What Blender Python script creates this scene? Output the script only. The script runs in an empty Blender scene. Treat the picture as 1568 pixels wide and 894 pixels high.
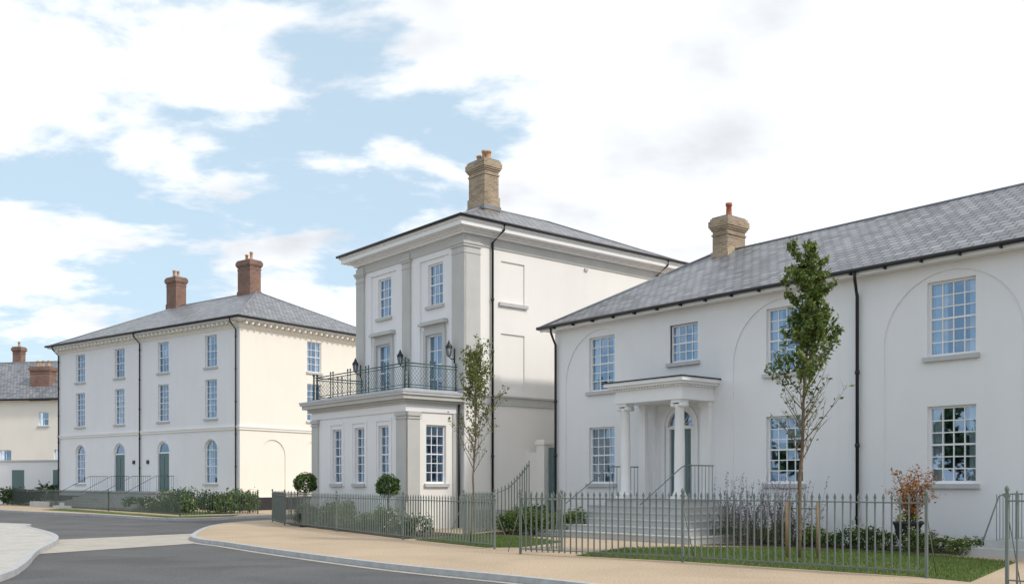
import bpy, math, random
from mathutils import Vector, Matrix, noise
random.seed(11)
R=random.random
def U(a,b): return a+(b-a)*random.random()
sc=bpy.context.scene
# ------------------------------------------------------------------ materials
def newmat(name):
    m=bpy.data.materials.new(name); m.use_nodes=True
    nt=m.node_tree; return m,nt,nt.nodes['Principled BSDF'],nt.nodes['Material Output']
def mk(name,col,rough=.8,var=.08,vscale=2.5,bump=0,bscale=60,spec=.3,streak=0,metal=0,tint=None):
    m,nt,p,o=newmat(name); N=nt.nodes;L=nt.links
    p.inputs['Roughness'].default_value=rough
    p.inputs['Specular IOR Level'].default_value=spec
    p.inputs['Metallic'].default_value=metal
    g=N.new('ShaderNodeNewGeometry')
    n=N.new('ShaderNodeTexNoise'); n.inputs['Scale'].default_value=vscale; n.inputs['Detail'].default_value=6
    L.new(g.outputs['Position'],n.inputs['Vector'])
    r=N.new('ShaderNodeMapRange'); r.inputs[1].default_value=.3; r.inputs[2].default_value=.7
    r.inputs[3].default_value=1-var; r.inputs[4].default_value=1+var*.6
    L.new(n.outputs[0],r.inputs[0])
    fac=r.outputs[0]
    if streak>0:
        mp=N.new('ShaderNodeMapping'); mp.inputs['Scale'].default_value=(1.5,1.5,.3)
        L.new(g.outputs['Position'],mp.inputs[0])
        n2=N.new('ShaderNodeTexNoise'); n2.inputs['Scale'].default_value=1.3; n2.inputs['Detail'].default_value=5
        L.new(mp.outputs[0],n2.inputs['Vector'])
        r2=N.new('ShaderNodeMapRange'); r2.inputs[1].default_value=.3; r2.inputs[2].default_value=.62
        r2.inputs[3].default_value=1-streak; r2.inputs[4].default_value=1
        L.new(n2.outputs[0],r2.inputs[0])
        mm=N.new('ShaderNodeMath'); mm.operation='MULTIPLY'; L.new(fac,mm.inputs[0]); L.new(r2.outputs[0],mm.inputs[1]); fac=mm.outputs[0]
    v=N.new('ShaderNodeVectorMath'); v.operation='SCALE'; v.inputs[0].default_value=col
    L.new(fac,v.inputs['Scale'])
    L.new(v.outputs[0],p.inputs['Base Color'])
    if bump>0:
        nb=N.new('ShaderNodeTexNoise'); nb.inputs['Scale'].default_value=bscale; nb.inputs['Detail'].default_value=4
        L.new(g.outputs['Position'],nb.inputs['Vector'])
        b=N.new('ShaderNodeBump'); b.inputs['Strength'].default_value=bump; b.inputs['Distance'].default_value=.01
        L.new(nb.outputs[0],b.inputs['Height']); L.new(b.outputs[0],p.inputs['Normal'])
    return m
def speck(name,c1,c2,scale,rough=.85,big=.12):
    m,nt,p,o=newmat(name); N=nt.nodes;L=nt.links
    p.inputs['Roughness'].default_value=rough; p.inputs['Specular IOR Level'].default_value=.3
    g=N.new('ShaderNodeNewGeometry')
    n=N.new('ShaderNodeTexNoise'); n.inputs['Scale'].default_value=scale; n.inputs['Detail'].default_value=8; n.inputs['Roughness'].default_value=.7
    L.new(g.outputs['Position'],n.inputs['Vector'])
    cr=N.new('ShaderNodeValToRGB'); cr.color_ramp.elements[0].position=.35; cr.color_ramp.elements[1].position=.65
    cr.color_ramp.elements[0].color=(*c1,1); cr.color_ramp.elements[1].color=(*c2,1)
    L.new(n.outputs[0],cr.inputs[0])
    n2=N.new('ShaderNodeTexNoise'); n2.inputs['Scale'].default_value=.45; n2.inputs['Detail'].default_value=5; n2.inputs['Distortion'].default_value=.8
    L.new(g.outputs['Position'],n2.inputs['Vector'])
    r=N.new('ShaderNodeMapRange'); r.inputs[1].default_value=.3; r.inputs[2].default_value=.7; r.inputs[3].default_value=1-big; r.inputs[4].default_value=1+big
    L.new(n2.outputs[0],r.inputs[0])
    v=N.new('ShaderNodeVectorMath'); v.operation='SCALE'
    L.new(cr.outputs[0],v.inputs[0]); L.new(r.outputs[0],v.inputs['Scale']); L.new(v.outputs[0],p.inputs['Base Color'])
    b=N.new('ShaderNodeBump'); b.inputs['Strength'].default_value=.4; b.inputs['Distance'].default_value=.008
    L.new(n.outputs[0],b.inputs['Height']); L.new(b.outputs[0],p.inputs['Normal'])
    return m
def brick(name,c1,c2,mort,bw,rh,ms,rough=.85,bump=.5,var=.2,bias=0,nsc=(1.2,1.2,1.2)):
    m,nt,p,o=newmat(name); N=nt.nodes;L=nt.links
    p.inputs['Roughness'].default_value=rough; p.inputs['Specular IOR Level'].default_value=.35
    uv=N.new('ShaderNodeUVMap')
    t=N.new('ShaderNodeTexBrick'); t.inputs['Scale'].default_value=1
    t.inputs['Brick Width'].default_value=bw; t.inputs['Row Height'].default_value=rh; t.inputs['Mortar Size'].default_value=ms
    t.inputs['Mortar Smooth'].default_value=.2; t.inputs['Bias'].default_value=bias
    t.inputs['Color1'].default_value=(*c1,1); t.inputs['Color2'].default_value=(*c2,1); t.inputs['Mortar'].default_value=(*mort,1)
    L.new(uv.outputs[0],t.inputs['Vector'])
    mp=N.new('ShaderNodeMapping'); mp.inputs['Scale'].default_value=nsc; L.new(uv.outputs[0],mp.inputs[0])
    n=N.new('ShaderNodeTexNoise'); n.inputs['Scale'].default_value=1; n.inputs['Detail'].default_value=7
    L.new(mp.outputs[0],n.inputs['Vector'])
    r=N.new('ShaderNodeMapRange'); r.inputs[1].default_value=.3; r.inputs[2].default_value=.7; r.inputs[3].default_value=1-var; r.inputs[4].default_value=1+var
    L.new(n.outputs[0],r.inputs[0])
    v=N.new('ShaderNodeVectorMath'); v.operation='SCALE'
    L.new(t.outputs[0],v.inputs[0]); L.new(r.outputs[0],v.inputs['Scale']); L.new(v.outputs[0],p.inputs['Base Color'])
    b=N.new('ShaderNodeBump'); b.invert=True; b.inputs['Strength'].default_value=bump; b.inputs['Distance'].default_value=.01
    L.new(t.outputs['Fac'],b.inputs['Height']); L.new(b.outputs[0],p.inputs['Normal'])
    return m
def leafmat(name,cols,trans=.3):
    m,nt,p,o=newmat(name); N=nt.nodes;L=nt.links
    g=N.new('ShaderNodeNewGeometry'); cr=N.new('ShaderNodeValToRGB')
    L.new(g.outputs['Random Per Island'],cr.inputs[0])
    el=cr.color_ramp.elements
    for i,c in enumerate(cols):
        pos=i/(len(cols)-1)
        if i==0: e=el[0]
        elif i==len(cols)-1: e=el[-1]
        else: e=el.new(pos)
        e.position=pos; e.color=(*c,1)
    L.new(cr.outputs[0],p.inputs['Base Color']); p.inputs['Roughness'].default_value=.55
    t=N.new('ShaderNodeBsdfTranslucent'); L.new(cr.outputs[0],t.inputs[0])
    mx=N.new('ShaderNodeMixShader'); mx.inputs[0].default_value=trans
    L.new(p.outputs[0],mx.inputs[1]); L.new(t.outputs[0],mx.inputs[2]); L.new(mx.outputs[0],o.inputs[0])
    return m
def glassmat(name):
    m=bpy.data.materials.new(name); m.use_nodes=True; nt=m.node_tree; N=nt.nodes;L=nt.links
    N.remove(N['Principled BSDF']); o=N['Material Output']
    tr=N.new('ShaderNodeBsdfTransparent'); tr.inputs[0].default_value=(.70,.78,.82,1)
    gl=N.new('ShaderNodeBsdfGlossy'); gl.inputs['Roughness'].default_value=.015; gl.inputs['Color'].default_value=(.52,.73,1,1)  # blue of a reflected sky is put into the gloss tint
    mx=N.new('ShaderNodeMixShader'); mx.inputs[0].default_value=.33
    L.new(tr.outputs[0],mx.inputs[1]); L.new(gl.outputs[0],mx.inputs[2]); L.new(mx.outputs[0],o.inputs[0])
    return m
M={}
M['stucco']=mk('stucco_white',(.83,.81,.78),.85,.022,.6,.2,45,.2,.025)
M['stucco_shade_bluegrey']=mk('stucco_shade_bluegrey',(.80,.80,.82),.85,.022,.6,.2,45,.2,.025)  # cool shade of the fronts mixed into the colour; also the blue-grey garden wall
M['stucco_sun_cream']=mk('stucco_sun_cream',(.84,.80,.73),.85,.022,.6,.2,45,.2,.025)  # sunlit warmth mixed into the town house side colour; the cottage itself is cream
M['trim']=mk('painted_stone_grey',(.52,.52,.505),.8,.05,1.5,.15,50,.2,.04)
M['sill']=mk('stone_sill',(.52,.52,.53),.8,.08,3,.15,50,.2,.04)
M['white']=mk('white_paint',(.82,.82,.83),.45,.02,3,0,1,.4)
M['lead']=mk('lead_flashing',(.22,.23,.25),.5,.15,3,.1,20,.4)
M['leadlight']=mk('lead_light',(.45,.47,.50),.45,.12,3,.1,20,.4)
M['black']=mk('black_iron',(.022,.023,.026),.45,.15,6,0,1,.4)
M['rail']=mk('grey_green_paint',(.155,.185,.17),.5,.12,5,0,1,.4)
M['railfar']=mk('dark_green_paint',(.06,.08,.075),.5,.12,5,0,1,.4)
M['irongreen']=mk('balcony_green_iron',(.05,.095,.095),.5,.1,6,0,1,.4)
M['door']=mk('sage_door_paint',(.105,.17,.175),.4,.05,6,0,1,.5)
M['room']=mk('room_dark_backing',(.05,.06,.075),.9,.4,.8)  # near-black colour stands in for the dimness of unlit rooms
M['curtain']=mk('curtain_cloth',(.82,.83,.84),.9,.08,8)
M['blue']=mk('roller_blind',(.55,.66,.76),.9,.08,5)
M['plinth']=mk('black_plinth',(.03,.031,.034),.6,.2,4)
M['kerb']=mk('kerb_granite',(.45,.455,.46),.8,.15,6,.3,60)
M['step']=mk('portland_step',(.50,.50,.495),.8,.08,4,.2,50)
M['slate']=brick('slate_roof',(.155,.16,.175),(.285,.29,.31),(.05,.055,.06),.30,.24,.018,.45,1,.14)
M['ybrick']=brick('stock_brick',(.42,.31,.20),(.26,.175,.11),(.42,.39,.33),.225,.075,.010,.9,.5,.25)
M['rbrick']=brick('red_brick',(.27,.13,.09),(.17,.08,.06),(.34,.31,.27),.225,.075,.008,.9,.5,.2)
M['pot']=mk('terracotta',(.52,.30,.16),.8,.15,5)
M['potred']=mk('terracotta_red',(.40,.13,.075),.8,.15,5)
M['asphalt']=speck('asphalt',(.068,.067,.068),(.15,.148,.148),34,.8,.22)
M['buff']=speck('buff_gravel_surface',(.34,.25,.165),(.60,.48,.35),26,.9,.09)
M['sett']=brick('pale_setts',(.47,.45,.42),(.57,.55,.51),(.30,.28,.25),.2,.1,.010,.85,.4,.08)
M['strip']=brick('buff_setts',(.42,.38,.33),(.50,.46,.40),(.30,.27,.23),.2,.1,.008,.85,.4,.1)
M['soil']=speck('soil',(.045,.033,.024),(.10,.075,.05),25,.95,.2)
M['field']=speck('field_grass',(.05,.075,.025),(.09,.12,.045),6,.95,.2)
M['lawn']=speck('lawn_turf',(.06,.10,.02),(.13,.17,.045),14,.95,.3)
M['blade']=leafmat('grass_blades',[(.07,.12,.02),(.12,.19,.035),(.20,.24,.08)],.3)
M['bark']=mk('bark',(.17,.125,.09),.9,.3,12,.5,30)
M['stake']=mk('timber_stake',(.36,.24,.13),.9,.2,8,.3,30)
M['leaf']=leafmat('leaf_green',[(.04,.085,.015),(.09,.155,.03),(.15,.22,.045),(.28,.28,.07)],.4)
M['leafdark']=leafmat('leaf_dark',[(.02,.055,.015),(.045,.10,.025),(.09,.15,.04)],.25)
M['leafmid']=leafmat('leaf_mid',[(.05,.10,.02),(.11,.18,.035),(.19,.25,.06)],.3)
M['leafsparse']=leafmat('leaf_olive',[(.08,.11,.03),(.15,.19,.045),(.25,.26,.08)],.4)
M['leafred']=leafmat('leaf_orange',[(.38,.10,.03),(.55,.22,.06),(.6,.36,.14),(.25,.12,.06)],.35)
M['leaflav']=leafmat('leaf_lavender',[(.12,.13,.07),(.18,.12,.16),(.26,.17,.32),(.14,.15,.06)],.3)
M['flower']=leafmat('flower_white',[(.7,.7,.65),(.8,.75,.5),(.75,.65,.7)],.3)
M['flowery']=leafmat('flower_yellow',[(.7,.5,.03),(.8,.65,.1)],.3)
M['urn']=mk('urn_dark',(.035,.035,.04),.5,.2,6)
M['glass']=glassmat('window_glass')
M['lampglass']=mk('lantern_glass',(.25,.28,.30),.15,.1,6,0,1,.6)
# ------------------------------------------------------------------ mesh builder
class B:
    def __init__(s,name,parent=None): s.n=name;s.p=parent;s.v=[];s.f=[];s.m=[];s.ms=[];s.sm=[]
    def mi(s,mat):
        if mat not in s.ms: s.ms.append(mat)
        return s.ms.index(mat)
    def poly(s,pts,mat,smooth=False):
        k=len(s.v); s.v+= [tuple(p) for p in pts]; s.f.append(tuple(range(k,k+len(pts)))); s.m.append(s.mi(mat)); s.sm.append(smooth)
    def mesh(s,vs,fs,mat,smooth=False):
        k=len(s.v); s.v+=[tuple(p) for p in vs]; i=s.mi(mat)
        for f in fs: s.f.append(tuple(k+a for a in f)); s.m.append(i); s.sm.append(smooth)
    def box(s,F,a0,a1,b0,b1,c0,c1,mat):
        vs=[F(a,b,c) for c in (c0,c1) for b in (b0,b1) for a in (a0,a1)]
        s.mesh(vs,[(0,2,3,1),(4,5,7,6),(0,1,5,4),(2,6,7,3),(0,4,6,2),(1,3,7,5)],mat)
    def tube(s,pts,rad,mat,n=6,smooth=True,cap=True):
        pts=[Vector(p) for p in pts]
        if not isinstance(rad,(list,tuple)): rad=[rad]*len(pts)
        vs=[];fs=[]
        for i,p in enumerate(pts):
            d=(pts[min(i+1,len(pts)-1)]-pts[max(i-1,0)])
            if d.length<1e-6: d=Vector((0,0,1))
            d.normalize(); a=d.cross(Vector((0.13,0.21,1)) if abs(d.z)<.95 else Vector((1,0.1,0))).normalized(); b=d.cross(a)
            for j in range(n):
                t=2*math.pi*j/n+math.pi/n; vs.append(p+(a*math.cos(t)+b*math.sin(t))*rad[i])
        for i in range(len(pts)-1):
            for j in range(n): fs.append((i*n+j,i*n+(j+1)%n,(i+1)*n+(j+1)%n,(i+1)*n+j))
        if cap: fs.append(tuple(range(n))[::-1]); fs.append(tuple((len(pts)-1)*n+j for j in range(n)))
        s.mesh(vs,fs,mat,smooth)
    def lathe(s,c,prof,mat,n=20):
        c=Vector(c); vs=[];fs=[]
        for r,z in prof:
            for j in range(n):
                t=2*math.pi*j/n; vs.append(c+Vector((r*math.cos(t),r*math.sin(t),z)))
        for i in range(len(prof)-1):
            for j in range(n): fs.append((i*n+j,i*n+(j+1)%n,(i+1)*n+(j+1)%n,(i+1)*n+j))
        fs.append(tuple((len(prof)-1)*n+j for j in range(n)))
        s.mesh(vs,fs,mat,True)
    def prism(s,poly,z0,z1,mat):
        a=sum(poly[i][0]*poly[(i+1)%len(poly)][1]-poly[(i+1)%len(poly)][0]*poly[i][1] for i in range(len(poly)))
        if a<0: poly=poly[::-1]
        s.poly([(x,y,z1) for x,y in poly],mat)
        n=len(poly)
        for i in range(n):
            p=poly[i];q=poly[(i+1)%n]
            s.poly([(p[0],p[1],z0),(q[0],q[1],z0),(q[0],q[1],z1),(p[0],p[1],z1)],mat)
    def build(s):
        me=bpy.data.meshes.new(s.n); me.from_pydata(s.v,[],s.f)
        for mn in s.ms: me.materials.append(M[mn])
        me.polygons.foreach_set('material_index',s.m); me.polygons.foreach_set('use_smooth',s.sm)
        if len(s.f)<60000:
            uvl=me.uv_layers.new(name='UVMap').data
            for p in me.polygons:
                n=p.normal
                u=Vector((-n.y,n.x,0))
                if u.length<.05: u=Vector((1,0,0))
                u.normalize(); v=n.cross(u)
                for li in p.loop_indices:
                    co=me.vertices[me.loops[li].vertex_index].co
                    uvl[li].uv=(co.dot(u),co.dot(v))
        me.update()
        o=bpy.data.objects.new(s.n,me); sc.collection.objects.link(o)
        if s.p: o.parent=s.p
        return o
def empty(name,loc=(0,0,0),rot=0):
    e=bpy.data.objects.new(name,None); e.location=loc; e.rotation_euler=(0,0,rot); e.empty_display_size=.5
    sc.collection.objects.link(e); return e
I=lambda x,y,z:(x,y,z)
# ------------------------------------------------------------------ facade tools
def wall(b,F,u0,u1,z0,z1,ops,w,mat,rev=.1,revmat=None):
    revmat=revmat or mat
    us=sorted(set([u0,u1]+[o[0] for o in ops]+[o[1] for o in ops])); zs=sorted(set([z0,z1]+[o[2] for o in ops]+[o[3] for o in ops]))
    us=[u for u in us if u0-1e-6<=u<=u1+1e-6]; zs=[z for z in zs if z0-1e-6<=z<=z1+1e-6]
    for i in range(len(us)-1):
        for j in range(len(zs)-1):
            cu=(us[i]+us[i+1])/2; cz=(zs[j]+zs[j+1])/2
            if any(o[0]<cu<o[1] and o[2]<cz<o[3] for o in ops): continue
            b.poly([F(us[i],zs[j],w),F(us[i+1],zs[j],w),F(us[i+1],zs[j+1],w),F(us[i],zs[j+1],w)],mat)
    for o in ops:
        a,c,d,e=o[:4]; arch=len(o)>4 and o[4]
        r=(c-a)/2; top=e-r if arch else e
        W2=w-rev
        b.poly([F(a,d,w),F(a,top,w),F(a,top,W2),F(a,d,W2)],revmat)
        b.poly([F(c,d,w),F(c,d,W2),F(c,top,W2),F(c,top,w)],revmat)
        b.poly([F(a,d,w),F(a,d,W2),F(c,d,W2),F(c,d,w)],revmat)
        if not arch: b.poly([F(a,e,w),F(c,e,w),F(c,e,W2),F(a,e,W2)],revmat)
        else:
            n=24; pts=[((a+c)/2-r*math.cos(math.pi*k/n),top+r*math.sin(math.pi*k/n)) for k in range(n+1)]
            for k in range(n):
                p=pts[k];q=pts[k+1]
                b.poly([F(p[0],p[1],w),F(q[0],q[1],w),F(q[0],e,w),F(p[0],e,w)],mat)
                b.poly([F(p[0],p[1],w),F(p[0],p[1],W2),F(q[0],q[1],W2),F(q[0],q[1],w)],revmat)
def arcband(b,F,cu,cz,r0,r1,w0,w1,mat,n=20,a0=0,a1=math.pi):
    for k in range(n):
        t=a0+(a1-a0)*k/n; s=a0+(a1-a0)*(k+1)/n
        P=lambda r,x,w:F(cu+r*math.cos(x),cz+r*math.sin(x),w)
        b.poly([P(r0,t,w1),P(r1,t,w1),P(r1,s,w1),P(r0,s,w1)],mat)
        b.poly([P(r0,t,w0),P(r0,t,w1),P(r0,s,w1),P(r0,s,w0)],mat)
        b.poly([P(r1,t,w1),P(r1,t,w0),P(r1,s,w0),P(r1,s,w1)],mat)
def window(b,F,u0,u1,z0,z1,w,cols=3,rows=2,arch=False,inside='rand',sill=True,wf=0,sillm='sill',lit=None):
    """sash window: box frame, two sashes, glazing bars, individual panes, curtains, dark room backing"""
    fw=.055; r=(u1-u0)/2; top=z1-r if arch else z1
    b.box(F,u0,u0+fw,z0,top,w-.08,w,'white'); b.box(F,u1-fw,u1,z0,top,w-.08,w,'white')
    b.box(F,u0+fw,u1-fw,z0,z0+fw*1.2,w-.078,w-.003,'white')
    if not arch: b.box(F,u0+fw,u1-fw,z1-fw,z1,w-.078,w-.003,'white')
    else: arcband(b,F,(u0+u1)/2,top,r-fw,r+.002,w-.08,w,'white')
    a=u0+fw;c=u1-fw; ze=z1-fw if not arch else top; zb=z0+fw*1.2; mid=(zb+ze)/2
    b.box(F,a,c,mid-.022,mid+.022,w-.07,w-.012,'white')
    bw=.013
    for i in range(1,cols):
        u=a+(c-a)*i/cols; b.box(F,u-bw,u+bw,zb,ze,w-.055,w-.022,'white')
    for part in ((zb,mid),(mid,ze)):
        for j in range(1,rows):
            z=part[0]+(part[1]-part[0])*j/rows; b.box(F,a,c,z-bw,z+bw,w-.053,w-.024,'white')
        for i in range(cols):
            for j in range(rows):
                ua=a+(c-a)*i/cols; ub=a+(c-a)*(i+1)/cols; za=part[0]+(part[1]-part[0])*j/rows; zc=part[0]+(part[1]-part[0])*(j+1)/rows
                s1=U(-.006,.006); s2=U(-.006,.006); W=lambda u,z:w-.042+s1*(u-(ua+ub)/2)*2+s2*(z-(za+zc)/2)*2
                b.poly([F(ua,za,W(ua,za)),F(ub,za,W(ub,za)),F(ub,zc,W(ub,zc)),F(ua,zc,W(ua,zc))],'glass')
    if arch:
        b.box(F,a,c,top-.02,top+.02,w-.07,w-.014,'white')
        for t in (50,90,130):
            tt=math.radians(t); cu=(u0+u1)/2
            d=(math.cos(tt),math.sin(tt)); nrm=(-d[1]*bw,d[0]*bw)
            q=[(cu+nrm[0],top+nrm[1]),(cu-nrm[0],top-nrm[1]),(cu+d[0]*(r-fw)-nrm[0],top+d[1]*(r-fw)-nrm[1]),(cu+d[0]*(r-fw)+nrm[0],top+d[1]*(r-fw)+nrm[1])]
            b.poly([F(x,z,w-.024) for x,z in q],'white')
        b.poly([F(u0+.01,top,w-.043),F(u1-.01,top,w-.043),F(u1-.01,z1-.01,w-.043),F(u0+.01,z1-.01,w-.043)],'glass')
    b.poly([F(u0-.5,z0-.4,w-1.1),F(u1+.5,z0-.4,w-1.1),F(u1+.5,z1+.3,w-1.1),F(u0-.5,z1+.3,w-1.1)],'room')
    k=R() if inside=='rand' else inside
    def drape(x0,x1,zz0,zz1,mat='curtain'):
        n=14; 
        for i in range(n):
            xa=x0+(x1-x0)*i/n; xb=x0+(x1-x0)*(i+1)/n
            da=.03*math.sin(i*2.1); db=.03*math.sin((i+1)*2.1)
            b.poly([F(xa,zz0,w-.16+da),F(xb,zz0,w-.16+db),F(xb,zz1,w-.16+db),F(xa,zz1,w-.16+da)],mat)
    W_=u1-u0
    if k<.45: drape(u0,u0+W_*U(.2,.36),z0,z1); drape(u1-W_*U(.2,.36),u1,z0,z1)
    elif k<.7: drape(u0,u1,z0+(z1-z0)*U(.45,.7),z1,'blue')
    elif k<.85: drape(u0,u1,z0,z0+(z1-z0)*.5,'curtain')
    if sill: 
        b.box(F,u0-.09,u1+.09,z0-.11,z0-.002,wf-.05,wf+.09,sillm)
def slab(b,x0,x1,y0,y1,p,z0,z1,mat): b.box(I,x0-p,x1+p,y0-p,y1+p,z0,z1,mat)
def hip(b,x0,x1,y0,y1,z,rise,mat,ov,left=True,right=True,along='x'):
    X0,X1,Y0,Y1=x0-ov,x1+ov,y0-ov,y1+ov
    if along=='x':
        h=(Y1-Y0)/2; ym=(Y0+Y1)/2; a=(X0+h if left else X0,ym,z+rise); c=(X1-h if right else X1,ym,z+rise)
        P=[(X0,Y0,z),(X1,Y0,z),(X1,Y1,z),(X0,Y1,z)]
        b.poly([P[0],P[1],c,a],mat); b.poly([P[2],P[3],a,c],mat); b.poly([P[3],P[0],a],mat); b.poly([P[1],P[2],c],mat)
        lines=[(a,c)]+([(P[0],a),(P[3],a)] if left else [])+([(P[1],c),(P[2],c)] if right else [])
    else:
        h=(X1-X0)/2; xm=(X0+X1)/2; a=(xm,Y0+h,z+rise); c=(xm,Y1-h,z+rise)
        P=[(X0,Y0,z),(X1,Y0,z),(X1,Y1,z),(X0,Y1,z)]
        b.poly([P[0],P[1],a],mat); b.poly([P[1],P[2],c,a],mat); b.poly([P[2],P[3],c],mat); b.poly([P[3],P[0],a,c],mat)
        lines=[(a,c),(P[0],a),(P[1],a),(P[2],c),(P[3],c)]
    for l in lines: b.tube(l,.05,'lead',6)
    b.poly([P[3],P[2],P[1],P[0]],'white')
    return P
def gutter(b,pts,r=.065):
    b.tube(pts,r,'black',8)
def chimney(name,par,cx,cy,wx,wy,z0,z1,mat,pots,potmat='pot',ph=.45):
    b=B(name,par)
    def bx(p,a,c,m=mat): b.box(I,cx-wx/2-p,cx+wx/2+p,cy-wy/2-p,cy+wy/2+p,a,c,m)
    bx(.04,z0-1.2,z0+.45); bx(0,z0+.45,z1-.42)
    bx(.03,z1-.58,z1-.53); bx(.035,z1-.42,z1-.36); bx(.07,z1-.36,z1-.3); bx(.10,z1-.3,z1-.1); bx(.06,z1-.1,z1-.02); bx(.02,z1-.02,z1+.03,'lead')
    bx(.07,z0-.05,z0+.1,'lead')
    for (px,py,k) in pots:
        b.lathe((cx+px,cy+py,z1+.03),[(.13,0),(.12,.08),(.10,.1),(.085,ph*k*.8),(.11,ph*k*.82),(.11,ph*k),(.07,ph*k)],potmat,14)
    return b.build()
def downpipe(b,F,u,z1,zg,ov,w=.09,swan=True):
    pts=[]
    if swan: pts=[F(u+.12,z1,ov),F(u+.12,z1-.18,ov-.03),F(u,z1-.55,w)]
    else: pts=[F(u,z1,w)]
    pts+= [F(u,zg,w)]
    b.tube(pts,.043,'black',8)
    z=zg+.6
    while z<z1-.8:
        b.tube([F(u,z,w),F(u,z+.09,w)],.058,'black',8); z+=1.8
# ------------------------------------------------------------------ RIGHT: terraced house
A1=math.atan2(-.7687,.6396)
house=empty('stucco_terraced_house',(1.45,32.83,0),A1)
HW,HD,HE=30.0,7.35,6.62
b=B('walls',house); F=lambda u,z,w:(u,-w,z)
wn=B('windows',house)
bays=[2.17,9.0,13.5]
arches=[(c-1.65,c+1.65,0,6.42,True) for c in bays]
cw=(5.05,6.1,5.05,6.17); door=(4.85,6.0,1.05,3.75,True)
wall(b,F,0,HW,0,HE+.1,arches+[cw,door],0,'stucco_shade_bluegrey',.035)
for c in bays:
    lo=(c-.57,c+.57,1.5,3.3); up=(c-.57,c+.57,4.45,6.2)
    wall(b,F,c-1.65,c+1.65,0,6.42,[lo,up],-.035,'stucco_shade_bluegrey',.12)
    for o,k in ((lo,0),(up,1)):
        inside={(9.0,0):.6,(9.0,1):.3,(2.17,1):.3,(2.17,0):.95,(13.5,0):.2,(13.5,1):.3}[(c,k)]
        window(wn,F,*o,-.13,4 if k==0 or c>3 else 3,3 if k==0 else 3,wf=-.035,inside=inside)
window(wn,F,*cw,-.09,4,2,wf=0,inside=.3)
b.box(F,5.05,6.1,5.04,5.05,-.3,0,'stucco_shade_bluegrey')
Fs=lambda s,z,w:(-w,HD-s,z)
wall(b,Fs,0,HD,0,HE+.1,[],0,'stucco_shade_bluegrey')
b.poly([(0,HD,0),(0,HD,HE),(HW,HD,HE),(HW,HD,0)],'stucco_shade_bluegrey')
for (u,z) in ((4.35,2.35),(7.0,.5),(10.95,.5)): b.box(F,u,u+.09,z,z+.09,0,.03,'trim' if z<2 else 'black')
b.build(); wn.build()
rf=B('slate_roof',house)
P=hip(rf,0,HW,0,HD,6.72,2.35,'slate',.38,True,False)
rf.box(I,-.3,HW,-.3,HD+.3,6.60,6.69,'white'); rf.box(I,-.36,HW,-.36,-.32,6.58,6.715,'white')
gutter(rf,[(-.42,-.44,6.70),(HW,-.44,6.70)],.055); gutter(rf,[(-.42,-.44,6.70),(-.42,HD+.4,6.70)],.055)
u=.4
while u<HW: rf.box(I,u,u+.03,-.5,-.36,6.6,6.66,'black'); u+=.9
rf.build()
dp=B('downpipes',house); downpipe(dp,F,.12,6.68,0,.44); downpipe(dp,F,11.2,6.68,0,.44); dp.build()
chimney('chimney',house,4.35,3.7,.6,.92,8.55,10.1,'ybrick',[(0,0,1.0)],'potred',.5)
# porch
pc=5.42; po=B('porch',house)
z0=1.05
po.box(F,pc-1.28,pc+1.28,3.83,3.98,0,1.42,'white'); po.box(F,pc-1.25,pc+1.25,3.98,4.2,0,1.39,'white')
po.box(F,pc-1.32,pc+1.32,4.2,4.25,0,1.46,'white'); po.box(F,pc-1.42,pc+1.42,4.25,4.32,0,1.56,'white'); po.box(F,pc-1.5,pc+1.5,4.32,4.42,0,1.64,'white')
u=pc-1.27
while u<pc+1.25: po.box(F,u,u+.05,4.2,4.248,1.46,1.5,'white'); u+=.1
s_=.05
while s_<1.4:
    po.box(F,pc+1.32,pc+1.36,4.2,4.248,s_,s_+.05,'white'); po.box(F,pc-1.36,pc-1.32,4.2,4.248,s_,s_+.05,'white'); s_+=.1
q=[F(pc-1.52,4.425,1.66),F(pc+1.52,4.425,1.66),F(pc+1.52,4.425,0.002),F(pc-1.52,4.425,.002),F(pc-.6,4.62,0.002),F(pc+.6,4.62,.002)]
po.poly([q[0],q[1],q[5],q[4]],'plinth'); po.poly([q[1],q[2],q[5]],'plinth'); po.poly([q[3],q[0],q[4]],'plinth')
po.box(F,pc-1.53,pc+1.53,4.42,4.455,0,1.67,'plinth')
def column(cx,w):
    c=F(cx,0,w)
    po.box(F,cx-.2,cx+.2,z0,z0+.1,w-.2,w+.2,'white')
    po.lathe((c[0],c[1],z0+.1),[(.19,0),(.2,.03),(.19,.07),(.165,.09),(.175,.12),(.15,.15),(.15,.8),(.145,1.5),(.125,2.45),(.14,2.47),(.14,2.5),(.15,2.55)],'white',24)
    po.box(F,cx-.17,cx+.17,3.74,3.83,w-.17,w+.17,'white')
    for sx in (-.15,.15):
        po.tube([F(cx+sx,3.68,w-.15),F(cx+sx,3.68,w+.155)],.065,'white',14)
column(pc-1.03,1.2); column(pc+1.03,1.2)
for sx in (-1.03,1.03):
    po.box(F,pc+sx-.16,pc+sx+.16,z0,3.7,0,.13,'white'); po.box(F,pc+sx-.19,pc+sx+.19,3.7,3.83,0,.17,'white'); po.box(F,pc+sx-.19,pc+sx+.19,z0,z0+.2,0,.17,'white')
    po.box(F,pc+sx-.13,pc+sx+.13,z0,3.83,.35,.5,'white') if sx<0 else None
po.build()
dr=B('front_door',house)
dr.box(F,4.87,5.02,z0,3.17,-.16,-.02,'white'); dr.box(F,5.83,5.98,z0,3.17,-.16,-.02,'white'); dr.box(F,5.02,5.83,3.1,3.2,-.16,-.03,'white')
arcband(dr,F,5.425,3.175,.47,.575,-.14,-.02,'white'); arcband(dr,F,5.425,3.175,.58,.70,0,.04,'white')
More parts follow.
